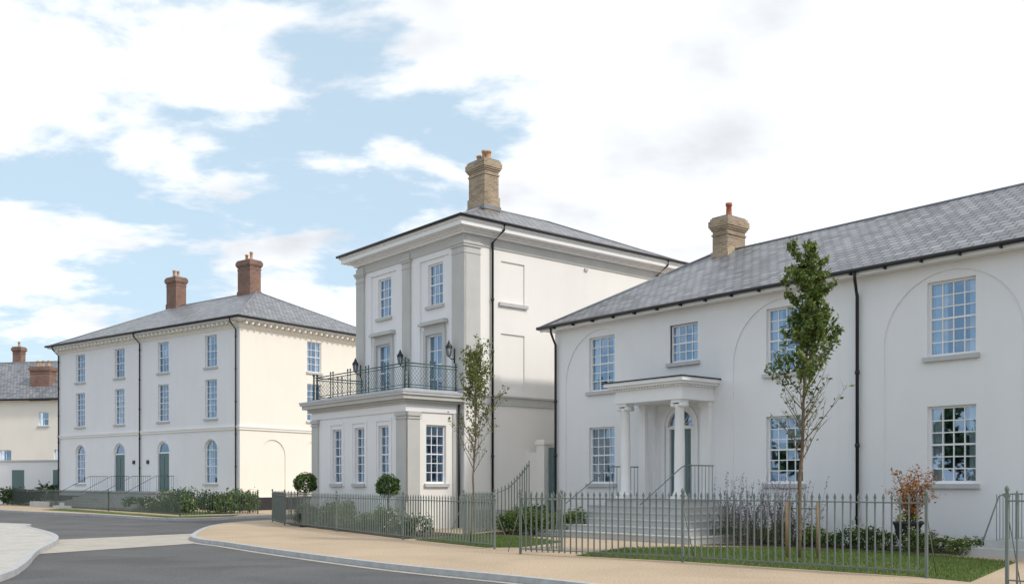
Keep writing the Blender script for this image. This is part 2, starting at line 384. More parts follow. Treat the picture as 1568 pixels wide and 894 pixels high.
dr.box(F,4.72,4.845,z0,3.175,0,.04,'white'); dr.box(F,6.005,6.13,z0,3.175,0,.04,'white')
dr.box(F,5.02,5.83,z0,3.1,-.14,-.1,'door')
for (a,c) in ((5.1,5.38),(5.47,5.75)):
    for (d,e) in ((1.2,1.75),(1.85,2.98)):
        dr.box(F,a,c,d,e,-.1,-.085,'door'); dr.box(F,a+.05,c-.05,d+.05,e-.05,-.085,-.075,'door')
dr.poly([F(4.9,3.18,-.12),F(5.95,3.18,-.12),F(5.95,3.74,-.12),F(4.9,3.74,-.12)],'glass')
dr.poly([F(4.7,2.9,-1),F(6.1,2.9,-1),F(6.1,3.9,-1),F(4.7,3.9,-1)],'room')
for t in range(20,180,28):
    tt=math.radians(t); dr.tube([F(5.425,3.2,-.1),F(5.425+.47*math.cos(tt),3.2+.47*math.sin(tt),-.1)],.012,'white',4)
dr.tube([F(5.72,2.05,-.1),F(5.72,2.05,-.03)],.03,'lampglass',8)
dr.build()
st=B('entrance_steps',house)
for i in range(6):
    k=i*.36; zt=1.05-.175*i
    st.box(F,pc-1.45-k,pc+1.45+k,0,zt-.03,0.003*i,1.6+k-.03,'step'); st.box(F,pc-1.48-k,pc+1.48+k,zt-.03,zt,0.003*i+.001,1.6+k,'step')
st.box(F,14.9,18.6,0,.33,0,1.4,'step'); st.box(F,14.5,19,0,.165,.001,1.8,'step')
st.build()
hr=B('step_handrails',house)
for ux in (pc-1.38,pc+1.45,15.2):
    zz=z0 if ux<10 else .33
    a=1.5 if ux<10 else 1.3
    pts=[F(ux,zz+.95,.25),F(ux,zz+.95,a-.1),F(ux,zz+.9,a+.1),F(ux,zz-.1,a+1.75 if ux<10 else a+.9)]
    hr.tube(pts,.016,'rail',6)
    for kk in range(9):
        w_=.3+kk*.15
        hr.tube([F(ux,zz,w_),F(ux,zz+.95,w_)],.008,'rail',4)
hr.build()
# ------------------------------------------------------------------ MIDDLE: villa
villa=empty('stucco_villa',(-6.02,38.30,0),A1)
VW,VD=6.9,10.3
F=lambda u,z,w:(u,-w,z); S=lambda s,z,w:(VW+w,s,z)
b=B('walls',villa); wn=B('windows',villa)
cs=[1.80,5.12]
rec=[(c-.88,c+.88,4.6,9.42) for c in cs]
wall(b,F,0,VW,0,10.0,rec,0,'stucco_shade_bluegrey',.06)
for c in cs:
    up=(c-.45,c+.45,7.77,9.25); fd=(c-.5,c+.5,4.62,6.75)
    wall(b,F,c-.88,c+.88,4.6,9.42,[up,fd],-.06,'stucco_shade_bluegrey',.1)
    window(wn,F,*up,-.13,3,2,wf=-.06,inside=.3,sillm='trim'); window(wn,F,*fd,-.13,2,2,wf=-.06,inside=.2,sill=False)
    b.box(F,c-.66,c-.5,4.6,6.75,-.06,.02,'trim'); b.box(F,c+.5,c+.66,4.6,6.75,-.06,.02,'trim'); b.box(F,c-.66,c+.66,6.75,6.93,-.06,.022,'trim')
    b.box(F,c-.6,c+.6,6.93,7.08,-.06,.01,'trim'); b.box(F,c-.78,c+.78,7.08,7.17,-.06,.17,'trim'); b.box(F,c-.74,c+.74,7.17,7.22,-.06,.12,'trim')
for s_ in ([(1.59,2.67,7.8,9.25),(1.59,2.67,4.72,6.73)],):
    wall(b,S,0,VD,0,10.0,s_,0,'stucco',.05)
    for o in s_:
        b.poly([S(o[0],o[2],-.05),S(o[1],o[2],-.05),S(o[1],o[3],-.05),S(o[0],o[3],-.05)],'stucco')
b.box(S,1.48,2.78,7.68,7.8,0,.09,'sill')
for (s_,z_) in ((5.6,9.45),(3.4,1.3)): b.box(S,s_,s_+.16,z_,z_+.1,0,.06,'sill')
b.poly([(0,VD,0),(0,VD,10),(VW,VD,10),(VW,VD,0)],'stucco'); b.poly([(0,0,0),(0,0,10),(0,VD,10),(0,VD,0)],'stucco')
for (a,c) in ((-.06,.5),(3.2,3.7),(6.28,VW+.08)):
    b.box(F,a,c,4.7,9.86,-.02,.08,'trim')
    for (zz,zt,p) in ((9.30,9.34,.10),(9.52,9.6,.12),(9.6,9.68,.15)): b.box(F,a-(p-.08),c+(p-.08),zz,zt,-.02,p,'trim')
b.box(S,-.078,.62,4.7,9.862,0,.08,'trim')
for (zz,zt,p) in ((9.30,9.34,.10),(9.52,9.6,.12),(9.6,9.68,.15)): b.box(S,-p+.003,.62+(p-.08),zz+.001,zt-.001,0,p-.001,'trim')
b.box(S,9.7,VD+.06,4.7,9.86,0,.06,'trim')
slab(b,0,VW,0,VD,.035,9.62,9.95,'trim')
slab(b,0,VW,0,VD,.05,4.22,4.5,'trim'); slab(b,0,VW,0,VD,.1,4.5,4.56,'trim')
b.box(S,.3,VD,0,.6,0,.03,'trim')
slab(b,0,VW,0,VD,.14,9.95,10.03,'white'); slab(b,0,VW,0,VD,.22,10.03,10.10,'white'); slab(b,0,VW,0,VD,.5,10.10,10.26,'white'); slab(b,0,VW,0,VD,.56,10.26,10.34,'white')
b.build(); wn.build()
rf=B('slate_roof',villa); hip(rf,0,VW,0,VD,10.36,1.85,'slate',.58,along='y')
gutter(rf,[(-.62,-.62,10.37),(VW+.62,-.62,10.37),(VW+.62,VD+.6,10.37)],.05)
rf.build()
dp=B('downpipes',villa); downpipe(dp,S,1.15,10.34,0,.6); downpipe(dp,S,9.55,10.34,0,.6); dp.build()
chimney('chimney',villa,VW/2+.42,3.2,.98,.68,11.9,13.76,'ybrick',[(-.28,0,.7),(.05,0,1.0),(.3,0,.8)],'pot',.42)
px0,px1,py=.4,6.64,-2.175
PF=lambda u,z,w:(px0+u,py-w,z); PS=lambda s,z,w:(px1+w,py+s,z)
b=B('pavilion',villa); wn=B('pavilion_windows',villa)
ow=[(c-.32,c+.32,1.5,3.45) for c in (1.74,3.3,4.86)]
wall(b,PF,0,6.24,0,4.15,ow,0,'stucco_shade_bluegrey',.12)
for o in ow: 
    window(wn,PF,*o,-.09,2,3,inside=.95,wf=0)
    for (aa,bb) in ((o[0]-.2,o[0]-.1),(o[1]+.1,o[1]+.2)): b.box(PF,aa,bb,1.4,3.6,0,.03,'stucco_shade_bluegrey')
    b.box(PF,o[0]-.2,o[1]+.2,3.6,3.7,0,.033,'stucco_shade_bluegrey')
osd=[(.79,1.60,1.5,3.45)]
wall(b,PS,0,2.175,0,4.15,osd,0,'stucco',.12); window(wn,PS,*osd[0],-.09,3,3,inside=.95)
PL=lambda s,z,w:(px0-w,0-s,z)
wall(b,PL,0,2.175,0,4.15,[],0,'stucco')
for (a,c) in ((-.05,.42),(5.72,6.24+.06)):
    b.box(PF,a,c,0,3.85,-.02,.06,'trim'); b.box(PF,a-.03,c+.03,3.62,3.68,-.02,.09,'trim'); b.box(PF,a-.04,c+.04,3.72,3.85,-.02,.1,'trim'); b.box(PF,a-.03,c+.03,0,.9,-.02,.09,'trim')
b.box(PS,-.058,.5,0,3.852,0,.06,'trim'); b.box(PS,-.088,.53,3.622,3.678,0,.09,'trim'); b.box(PS,-.098,.54,3.722,3.852,0,.1,'trim'); b.box(PS,-.088,.53,0,.9,0,.088,'trim')
b.box(PS,1.86,2.17,0,3.85,0,.05,'trim')
X0,X1,Y0,Y1=px0,px1,py,-.01
def psl(p,z0_,z1_,m): b.box(I,X0-p,X1+p,Y0-p,Y1,z0_,z1_,m)
psl(.05,3.86,4.1,'stucco_shade_bluegrey'); psl(.10,4.1,4.17,'trim'); psl(.16,4.17,4.25,'trim'); psl(.32,4.25,4.38,'trim'); psl(.38,4.38,4.46,'trim'); psl(.40,4.46,4.52,'leadlight')
psl(.12,4.52,4.60,'leadlight')
b.box(PF,0,6.24,0,.9,0,.03,'stucco_shade_bluegrey')
b.build(); wn.build()
bl=B('balcony_railing',villa)
zb,zt=4.66,5.45
path=[(X0+.05,-.05),(X0+.05,Y0+.05),(X1-.05,Y0+.05),(X1-.05,-.05)]
for i in range(3):
    p=Vector(path[i]);q=Vector(path[i+1]);L_=(q-p).length;d=(q-p)/L_
    for z in (zb,zb+.08,zt-.09,zt): bl.tube([(*p,z),(*q,z)],.015 if z!=zt else .022,'irongreen',5)
    n=int(L_/.13)
    for k in range(-4,n+1):
        for sg in (1,-1):
            s0=k*.13; s1=s0+.52; za,zc=(zb+.08,zt-.09) if sg>0 else (zt-.09,zb+.08)
            f0=max(0,-s0/.52); f1=min(1,(L_-s0)/.52)
            if f1<=f0: continue
            a=p+d*(s0+.52*f0); c=p+d*(s0+.52*f1)
            bl.tube([(*a,za+(zc-za)*f0),(*c,za+(zc-za)*f1)],.0055,'irongreen',3,cap=False)
    m=max(1,round(L_/1.3))
    for k in range(m+1):
        a=p+d*(L_*k/m)
        for off in (-.09,.09):
            a2=a+d*off
            bl.tube([(*a2,4.6),(*a2,zt+.06)],.018,'irongreen',5); bl.lathe((a2.x,a2.y,zt+.06),[(.03,0),(.035,.03),(.02,.06),(.002,.08)],'irongreen',8)
bl.build()
lt=B('wall_lanterns',villa)
for u in (.3,3.45,6.45):
    c=Vector(F(u,5.95,.32))
    lt.tube([F(u,5.75,.08),F(u,5.72,.2),F(u,5.80,.32)],.018,'black',5); lt.tube([F(u,5.6,.085),F(u,6.1,.085)],.03,'black',6)
    lt.lathe((c.x,c.y,5.8),[(.03,0),(.06,.02)],'black',6); lt.lathe((c.x,c.y,5.82),[(.06,0),(.105,.3)],'lampglass',6)
    for k in range(6):
        t=math.pi*k/3; lt.tube([(c.x+.062*math.cos(t),c.y+.062*math.sin(t),5.82),(c.x+.108*math.cos(t),c.y+.108*math.sin(t),6.13)],.01,'black',4)
    lt.lathe((c.x,c.y,6.12),[(.13,0),(.12,.03),(.05,.13),(.05,.17),(.02,.2),(.005,.26)],'black',10)
lt.build()
dp=B('pavilion_downpipe',villa); dp.tube([PS(2.05,4.2,.12),PS(2.05,0,.12)],.04,'black',8); dp.build()
# ------------------------------------------------------------------ LEFT: town house
town=empty('stucco_town_house',(-30.47,65.61,0),math.atan2(-.6018,.7987))
TW,TD,TE=19.3,11.1,10.45
F=lambda u,z,w:(u,-w,z); S=lambda s,z,w:(TW+w,s,z)
b=B('walls',town); wn=B('windows',town)
cs=[2.75,7.36,12.06,16.7]; ops=[]
for i,c in enumerate(cs):
    ops+= [(c-.55,c+.55,8.12,9.94),(c-.55,c+.55,5.2,7.42)]
    ops.append((c-.58,c+.58,1.5,4.0,True) if i in (0,3) else (c-.58,c+.58,1.02,4.0,True))
wall(b,F,0,TW,0,10.6,ops,0,'stucco_shade_bluegrey',.14)
for o in ops:
    if len(o)==5 and o[2]<1.2:
        wn.box(F,o[0],o[1],o[2],3.3,-.16,-.11,'door'); 
        for a in (o[0]+.12,o[0]+.64):
            wn.box(F,a,a+.4,1.2,1.9,-.11,-.09,'door'); wn.box(F,a,a+.4,2.05,3.1,-.11,-.09,'door')
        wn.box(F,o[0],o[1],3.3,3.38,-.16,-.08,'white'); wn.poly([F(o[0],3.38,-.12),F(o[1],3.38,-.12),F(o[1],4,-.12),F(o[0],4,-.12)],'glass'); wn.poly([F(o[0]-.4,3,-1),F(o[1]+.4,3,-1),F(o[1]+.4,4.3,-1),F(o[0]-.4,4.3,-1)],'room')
        arcband(wn,F,(o[0]+o[1])/2,3.42,.5,.582,-.13,-.07,'white')
    elif len(o)==5: window(wn,F,*o[:4],-.1,3,2,arch=True,inside=U(0,.4))
    else: window(wn,F,*o,-.1,3,3 if o[2]<6 else 2,inside=U(0,.68) if R()<.8 else .9)
    if len(o)==5: arcband(b,F,(o[0]+o[1])/2,o[3]-.58,.62,.74,0,.03,'stucco_shade_bluegrey')
for (u,z) in ((10.4,2.7),(8.9,2.7)): b.box(F,u,u+.18,z,z+.22,0,.08,'black')
c=5.4
so=[(c-.55,c+.55,8.12,9.94),(c-.55,c+.55,5.2,7.42)]; bl_=[(1.38,3.21,.75,4.0,True),(4.48,6.31,.75,4.0,True),(7.6,9.43,.75,4.0,True)]
wall(b,S,0,TD,0,10.6,so+bl_,0,'stucco_sun_cream',.12)
for o in bl_: b.poly([S(o[0],o[2],-.06),S(o[1],o[2],-.06),S(o[1],o[3],-.06),S(o[0],o[3],-.06)],'stucco_sun_cream')
window(wn,S,*so[0],-.08,3,2,inside=.2); window(wn,S,*so[1],-.08,3,3,inside=.95)
b.poly([(0,TD,0),(0,TD,10.6),(TW,TD,10.6),(TW,TD,0)],'stucco'); b.poly([(0,0,0),(0,0,10.6),(0,TD,10.6),(0,TD,0)],'stucco')
slab(b,0,TW,0,TD,.07,4.5,4.62,'stucco'); slab(b,0,TW,0,TD,.11,4.62,4.69,'stucco')
slab(b,0,TW,0,TD,.025,0,.72,'plinth')
slab(b,0,TW,0,TD,.06,10.15,10.25,'stucco_sun_cream'); slab(b,0,TW,0,TD,.12,10.25,10.33,'stucco_sun_cream'); slab(b,0,TW,0,TD,.5,10.52,10.62,'white'); slab(b,0,TW,0,TD,.3,10.47,10.52,'white')
u=.1
while u<TW: b.box(F,u,u+.13,10.33,10.47,.0,.42,'stucco_sun_cream'); u+=.42
s_=.1
while s_<TD: b.box(S,s_,s_+.13,10.33,10.47,.0,.42,'stucco_sun_cream'); s_+=.42
b.box(I,0-.05,TW+.05,-.05,TD+.05,10.33,10.475,'stucco_sun_cream')
b.build(); wn.build()
rf=B('slate_roof',town); hip(rf,0,TW,0,TD,10.66,2.95,'slate',.56); gutter(rf,[(-.6,TD,10.66),(-.6,-.6,10.66),(TW+.6,-.6,10.66),(TW+.6,TD+.6,10.66)],.07); rf.build()
dp=B('downpipes',town)
for u in (.15,9.7,TW-.25): downpipe(dp,F,u,10.6,0,.6)
dp.build()
chimney('chimney',town,5.15,TD/2,1.1,.8,13.3,15.55,'rbrick',[(-.25,0,1),(.2,0,.8)],'pot',.55)
chimney('chimney.001',town,TW-6.55,TD/2+.2,1.25,.85,13.3,15.7,'rbrick',[(-.25,0,.8),(.2,0,1)],'pot',.55)
st=B('entrance_steps',town)
for i in range(6): st.box(F,6.0-.1*i,13.6+.1*i,0,1.02-.17*i,.03+.002*i,1.5+.36*i,'step')
st.box(F,.5,5.9,0,.35,.03,2.2,'step'); st.build()
hr=B('step_handrails',town)
for ux in (6.2,8.6,10.9,13.3):
    hr.tube([F(ux,1.95,.1),F(ux,1.95,1.3),F(ux,.95,3.3)],.016,'railfar',5)
    for k in range(9): hr.tube([F(ux,1.0,.15+k*.14),F(ux,1.95,.15+k*.14)],.008,'railfar',4)
hr.build()
# ------------------------------------------------------------------ FAR LEFT house + garden wall
far=empty('cream_cottage',(-66,84,0),math.radians(-12))
b=B('walls',far); F=lambda u,z,w:(u,-w,z)
fo=[(28.8,29.7,6.1,7.2),(30.2,31.4,2.4,4.2)]+[(x,x+1.1,2.4,4.2) for x in (25.2,21.)]+[(x,x+1,5.9,7.3) for x in (21.,17.)]
wall(b,F,0,40,0,8.1,fo,0,'stucco_sun_cream',.12)
wn=B('windows',far)
for o in fo: window(wn,F,*o,-.08,2,1,inside=.9)
b.build(); wn.build()
rf=B('slate_roof',far); hip(rf,0,40,0,9,8.25,3.6,'slate',.4); gutter(rf,[(-.4,-.42,8.2),(40.4,-.42,8.2)],.09); rf.build()
chimney('chimney',far,28.0,1.6,1.75,.9,8.9,11.0,'rbrick',[(-.5,0,1),(0,0,1),(.5,0,1)],'pot',.5)
chimney('chimney.001',far,22.6,5.5,.8,.6,11.6,13.3,'rbrick',[(0,0,1)],'pot',.45)
gw=B('garden_wall'); 
gF=lambda u,z,w:(-42+u*.9,74-u*.30-w,z)
gw.box(gF,0,14,0,3.1,-.15,.15,'stucco_shade_bluegrey'); gw.box(gF,-.05,14.05,3.1,3.22,-.22,.22,'sill'); gw.box(gF,5.6,6.8,0,2.5,.15,.17,'door'); gw.box(gF,9.6,10.8,0,2.5,.15,.17,'door'); gw.build()
# ------------------------------------------------------------------ wall + pier + gate between villa and house
gp=B('gate_pier')
HC=Vector((1.45,32.83)); ex=Vector((.6396,-.7687)); ey=Vector((.7687,.6396))
def WH(u,y): v=HC+ex*u+ey*y; return (v.x,v.y)
gF=lambda u,z,w:(*WH(u,-w),z)
gp.box(gF,-1.35,-.95,0,2.85,-.75,-.35,'stucco'); gp.box(gF,-1.4,-.9,2.85,2.95,-.8,-.3,'stucco'); gp.box(gF,-1.36,-.94,2.95,3.02,-.76,-.34,'stucco')
gp.box(gF,-2.08,-1.35,0,2.6,-.65,-.45,'stucco'); gp.build()
gt=B('garden_gate'); gt.box(gF,-.93,-.03,.05,2.75,-.6,-.54,'door')
for k in range(7): gt.box(gF,-.9+k*.125,-.8+k*.125,.1,2.7,-.54,-.53,'door')
gt.build()
# ------------------------------------------------------------------ railings
def railing(name,pts,h,mat='rail',sp=.14,bt=.011,tops=None,posts=True,zb=0):
    b=B(name)
    for i in range(len(pts)-1):
        p=Vector(pts[i]);q=Vector(pts[i+1]);L_=(q-p).length;d=(q-p)/L_;nrm=Vector((-d.y,d.x))
        def H(s):
            if tops: return tops[i]+(tops[i+1]-tops[i])*(s/L_)
            return h
        for (o,tk) in ((-.14,.02),(None,.02)):
            G=lambda a,c,w:(*(p+d*a+nrm*w),c)
            if o is None: b.box(G,0,L_,zb+.10,zb+.12,-.02,.02,mat)
            else:
                vs=[G(0,H(0)+o,-.02),G(L_,H(L_)+o,-.02),G(L_,H(L_)+o,.02),G(0,H(0)+o,.02)]
                vt=[(x,y,z+.022) for x,y,z in vs]
                b.mesh(vs+vt,[(3,2,1,0),(4,5,6,7),(0,1,5,4),(1,2,6,5),(2,3,7,6),(3,0,4,7)],mat)
        n=max(1,round(L_/sp))
        for k in range(n+ (1 if i==len(pts)-2 else 0)):
            s=L_*k/n; c=p+d*s; hh=H(s)+U(-.004,.004)
            isp = posts and (k==0 or k==n)
            t=bt*(1.9 if isp else 1); z0=zb if isp else zb+.06
            Pz=lambda a,w,z:(*(c+d*a+nrm*w),z)
            b.mesh([Pz(-t,-t,z0),Pz(t,-t,z0),Pz(t,t,z0),Pz(-t,t,z0),Pz(-t,-t,hh-.09),Pz(t,-t,hh-.09),Pz(t,t,hh-.09),Pz(-t,t,hh-.09)],
                   [(0,1,5,4),(1,2,6,5),(2,3,7,6),(3,0,4,7)],mat)
            wv=t*2.3
            b.mesh([Pz(-t,-t,hh-.09),Pz(t,-t,hh-.09),Pz(t,t,hh-.09),Pz(-t,t,hh-.09),Pz(-wv,-t*.8,hh-.05),Pz(wv,-t*.8,hh-.05),Pz(wv,t*.8,hh-.05),Pz(-wv,t*.8,hh-.05),Pz(0,0,hh+.03)],
                   [(0,1,5,4),(1,2,6,5),(2,3,7,6),(3,0,4,7),(4,5,8),(5,6,8),(6,7,8),(7,4,8)],mat)
            if isp:
                b.lathe((c.x,c.y,hh),[(.02,0),(.035,.03),(.03,.07),(.004,.1)],mat,8)
                b.tube([Pz(0,.02,hh-.3),Pz(0,.42,.02)],.009,mat,4)
    return b.build()
railing('iron_railing',[(-5.5,42),(-9.4,38.3),(-8.2,35.2),(-5.5,30.6),(-2.9,26.0),(-.4,22.35)],1.2)
railing('iron_railing',[(.18,20.85),(3.26,18.65),(6.58,15.5)],1.32)
railing('iron_railing',[(7.15,14.1),(11.5,8.6)],1.38)
railing('iron_railing',[(.18,20.85),(1.1,21.6)],1.28)
railing('iron_railing',[(-.55,30.2),(-.1,30.6),(.25,31.0),(.55,31.5)],1.3,tops=[1.3,1.5,1.85,2.25],posts=False)
railing('iron_railing',[(-1.35,27.2),(-.55,30.2)],1.25)
railing('iron_railing',[(-37,71),(-28.5,61),(-21.9,53),(-15.3,45),(-12.6,48.4)],1.12,'railfar',.15,.012)
# ------------------------------------------------------------------ ground
g=B('ground'); g.poly([(-600,-200,-.16),(600,-200,-.16),(600,1200,-.16),(-600,1200,-.16)],'field'); g.build()
g=B('road'); g.poly([(-90,-30,-.11),(50,-30,-.11),(50,110,-.11),(-90,110,-.11)],'asphalt'); g.build()
def smooth(pts,n=5):
    out=[]
    for i in range(len(pts)-1):
        p0=Vector(pts[max(i-1,0)]);p1=Vector(pts[i]);p2=Vector(pts[i+1]);p3=Vector(pts[min(i+2,len(pts)-1)])
        for k in range(n):
            t=k/n; out.append(tuple(.5*((2*p1)+(p2-p0)*t+(2*p0-5*p1+4*p2-p3)*t*t+(-p0+3*p1-3*p2+p3)*t**3)))
    out.append(pts[-1]); return out
def kerb(name,line,side,mat='kerb',wd=.15,z=.006,off=-.02,zlo=-.11):
    b=B(name); n=len(line)
    outer=[];inner=[]
    for i in range(n):
        d=(Vector(line[min(i+1,n-1)])-Vector(line[max(i-1,0)])).normalized(); nr=Vector((-d.y,d.x))*side
        outer.append(Vector(line[i])+nr*off); inner.append(Vector(line[i])+nr*(off+wd))
    for i in range(n-1):
        o0,o1,i0,i1=outer[i],outer[i+1],inner[i],inner[i+1]
        b.poly([(*o0,zlo),(*o1,zlo),(*o1,z),(*o0,z)],mat); b.poly([(*o0,z),(*o1,z),(*i1,z),(*i0,z)],mat)
    return b.build()
kl=smooth([(14,60),(-4,45.5),(-9.6,40.6),(-10.75,38.2),(-10.7,34.5),(-9.5,29.0),(-8.6,26.7),(-7.4,25.1),(-5.2,22),(-2.24,18.2),(.86,14.95),(5,9.8),(10,2),(16,-12)])
g=B('pavement'); g.prism(kl+[(50,-12),(50,60)],-.11,0,'buff'); g.build(); kerb('kerb',kl,1)
kerb('channel_setts',kl,1,'strip',.16,-.102,-.20,-.108)
ll=smooth([(-60,78),(-36,63),(-28,54.5),(-20.7,48.2),(-15.2,42.6),(-13.2,42.8),(-11.9,46),(-4,57),(12,80)])
g=B('pavement'); g.prism(ll+[(12,125),(-90,125),(-90,80)],-.11,0,'buff'); g.build(); kerb('kerb',ll,1)
il=smooth([(-34,43),(-19.6,37.4),(-17.2,34.5),(-14.1,29.9),(-12.3,26.4),(-10.7,22),(-9.2,18.4),(-8.3,15.5),(-7,8),(-5,-6)])
g=B('pavement'); g.prism(il+[(-34,-6)],-.11,0,'sett'); g.build(); kerb('kerb',il,-1,'kerb')
inn=[(x-2.3,y-.9) for x,y in il[4:-3]]
g=B('gravel_verge'); g.poly([(x,y,.005) for x,y in [(-34,12)]+inn[::-1]+[(-34,34)]],'buff'); g.build()
g=B('crossing_setts'); g.poly([(x,y,-.104) for x,y in [(-10.9,22.2),(-8.4,26.5),(-9.3,29.4),(-10.2,31.5),(-13.0,28.0),(-12.5,26.6)]],'strip'); g.build()
# lawns
def pip(x,y,P):
    c=False;j=len(P)-1
    for i in range(len(P)):
        if (P[i][1]>y)!=(P[j][1]>y) and x<(P[j][0]-P[i][0])*(y-P[i][1])/(P[j][1]-P[i][1])+P[i][0]: c=not c
        j=i
    return c
def lawn(P,n,hh=(.03,.07)):
    b=B('lawn'); b.poly([(x,y,.006) for x,y in P],'lawn'); b.build()
    xs=[p[0] for p in P]; ys=[p[1] for p in P]; b=B('grass'); k=0
    while k<n:
        x=U(min(xs),max(xs)); y=U(min(ys),max(ys))
        if not pip(x,y,P): k+=.2; continue
        k+=1
        h=U(*hh); a=U(0,6.28); dx=math.cos(a)*.006; dy=math.sin(a)*.006; lx=U(-.02,.02); ly=U(-.02,.02)
        b.v+=[(x-dx,y-dy,.004),(x+dx,y+dy,.004),(x+lx,y+ly,h)]; m=len(b.v); b.f.append((m-3,m-2,m-1)); b.m.append(0); b.sm.append(False)
    b.ms=['blade']; b.build()
lawnB=[(1.3,20.3),(3.3,18.85),(6.5,15.75),(7.0,14.9),(9.6,18.6),(8.6,21.2),(6.0,23.0),(3.8,23.0),(2.6,22.7)]
lawn(lawnB,36000)
lawnA=[(-2.6,26.0),(-.6,22.9),(.2,23.0),(1.3,25.0),(.4,27.5),(-1.2,28.6)]
lawn(lawnA,12000)
lawn([(-27,58.5),(-15.3,44.4),(-13.1,47.0),(-12.8,44.6),(-14.2,43.2),(-15.3,43.2),(-27,56.0)],4000,(.03,.07))
lawn([(-36,69.5),(-28.3,61.6),(-15.5,46.2),(-14,49.5),(-24,61),(-34,72)],4000,(.04,.1))
def flat(name,P,z,mat): b=B(name); b.poly([(x,y,z) for x,y in P],mat); b.build()
flat('flower_bed',[(-8.9,38.0),(-8.0,35.3),(-2.9,26.4),(-1.3,28.7),(-3.4,31.6),(-7.4,36.5)],.009,'soil')
flat('flower_bed',[WH(8.9,-3.4),WH(9.2,-.03),WH(14.4,-.03),WH(14.4,-1.7),WH(10.5,-2.4)],.010,'soil')
flat('flower_bed',[(-1.2,28.8),(.4,27.7),(1.6,27.3),WH(1.5,-.03),(.3,31.4),(-.6,30)],.010,'soil')
# ------------------------------------------------------------------ plants
def leaf(b,c,s,mat_i,up=.3):
    d=Vector((U(-1,1),U(-1,1),U(-1,1)+up)).normalized(); a=d.orthogonal().normalized(); e=d.cross(a)
    t=U(0,6.28); a,e=a*math.cos(t)+e*math.sin(t),e*math.cos(t)-a*math.sin(t)
    k=len(b.v); c=Vector(c)
    b.v+=[tuple(c-a*s),tuple(c+e*s*.5+d*s*.1),tuple(c+a*s),tuple(c-e*s*.5+d*s*.1)]
    b.f.append((k,k+1,k+2,k+3)); b.m.append(mat_i); b.sm.append(False)
def blob(b,c,rad,n,s,mat,lump=.35,shell=.55):
    i=b.mi(mat); c=Vector(c); off=Vector((U(0,50),U(0,50),U(0,50)))
    for _ in range(n):
        d=Vector((U(-1,1),U(-1,1),U(-.6,1)));
        if d.length<.1: continue
        d.normalize(); r=(shell+(1-shell)*R())*(1+lump*noise.noise(d*2.2+off)*1.6)
        p=c+Vector((d.x*rad[0]*r,d.y*rad[1]*r,d.z*rad[2]*r))
        if p.z<.01: p.z=U(.01,.1)
        leaf(b,p,s*U(.6,1.3),i)
def shrub(name,c,rad,n,s,mat,fl=None,lump=.35):
    b=B(name)
    for k in range(7):
        a=U(0,6.28); b.tube([(c[0],c[1],0),(c[0]+math.cos(a)*rad[0]*.6,c[1]+math.sin(a)*rad[1]*.6,c[2]+rad[2]*.4)],[.012,.004],'bark',4)
    blob(b,c,rad,n,s,mat,lump)
    if fl:
        blob(b,(c[0],c[1],c[2]+.05),rad,n//8,s*.7,fl,lump,.95)
    return b.build()
def shrub_px(x,y,h,w,mat='leafmid',fl=None,n=900,s=.04): shrub('shrub',(x,y,h*.5),(w,w*.8,h*.55),n,s,mat,fl)
for k in range(6):
    t=k/5; shrub_px(-.15+2.0*t,28.9+U(-.2,.2)-t*.9,U(.6,.8),U(.32,.42),'leafmid',None,1300,.035)
for k in range(4): shrub_px(-.1+U(-.3,1.0),29.8+U(-.3,.3),U(.7,.95),.35,'leafdark',None,800)
for k in range(20):
    t=k/19; x=-8.2+5.2*t; y=36.2-8.9*t
    shrub_px(x+U(.1,.8),y+U(-.2,.7),U(.35,.95),U(.25,.5),random.choice(['leafmid','leafdark','leaf']),random.choice([None,None,'flower']),650,.045)
for k in range(24):
    t=R(); x=-26+10.8*t; y=59.6-13.2*t
    shrub_px(x+U(.3,1.2),y+U(.3,1.4),U(.6,1.3) if t>.6 else U(.4,.8),U(.4,.8),random.choice(['leafmid','leafmid','leafdark']),random.choice([None,'flower',None]),420,.08)
for k in range(8): shrub_px(-14.6+U(-.3,1.6),48.6+U(-.7,.9),U(.8,1.25),U(.5,.7),'leafmid',None,420,.08)
for k in range(8): shrub_px(-36+k*.9,70+U(-.5,.5),U(1.0,1.9),.9,'leafdark',None,300,.13)
for k in range(15):
    u=9.6+k*.36+U(-.1,.1); y=-U(.5,1.9); p=WH(u,y)
    shrub_px(p[0],p[1],U(.3,.6),U(.25,.4),random.choice(['leafmid','leaf','leafdark']),random.choice([None,'flower','flower']),650,.035)
b=B('russian_sage')
for k in range(230):
    c=WH(U(8.3,10.7),-U(.9,2.3)); h=U(.9,1.85)*(.8+.25*math.sin(k)); a=U(0,6.28); l=U(.05,.4)
    p0=Vector((*c,0));p1=p0+Vector((math.cos(a)*l*.4,math.sin(a)*l*.4,h*.6));p2=p0+Vector((math.cos(a)*l,math.sin(a)*l,h))
    b.tube([p0,p1,p2],[.006,.004,.002],'leaflav',3,cap=False); mi=b.mi('leaflav'); mg=b.mi('leafsparse')
    for j in range(34):
        t=U(.05,1); q=p0.lerp(p1,t/.6) if t<.6 else p1.lerp(p2,(t-.6)/.4); leaf(b,q+Vector((U(-.035,.035),U(-.035,.035),0)),U(.016,.032),mi if t>.55 else mg)
b.build()
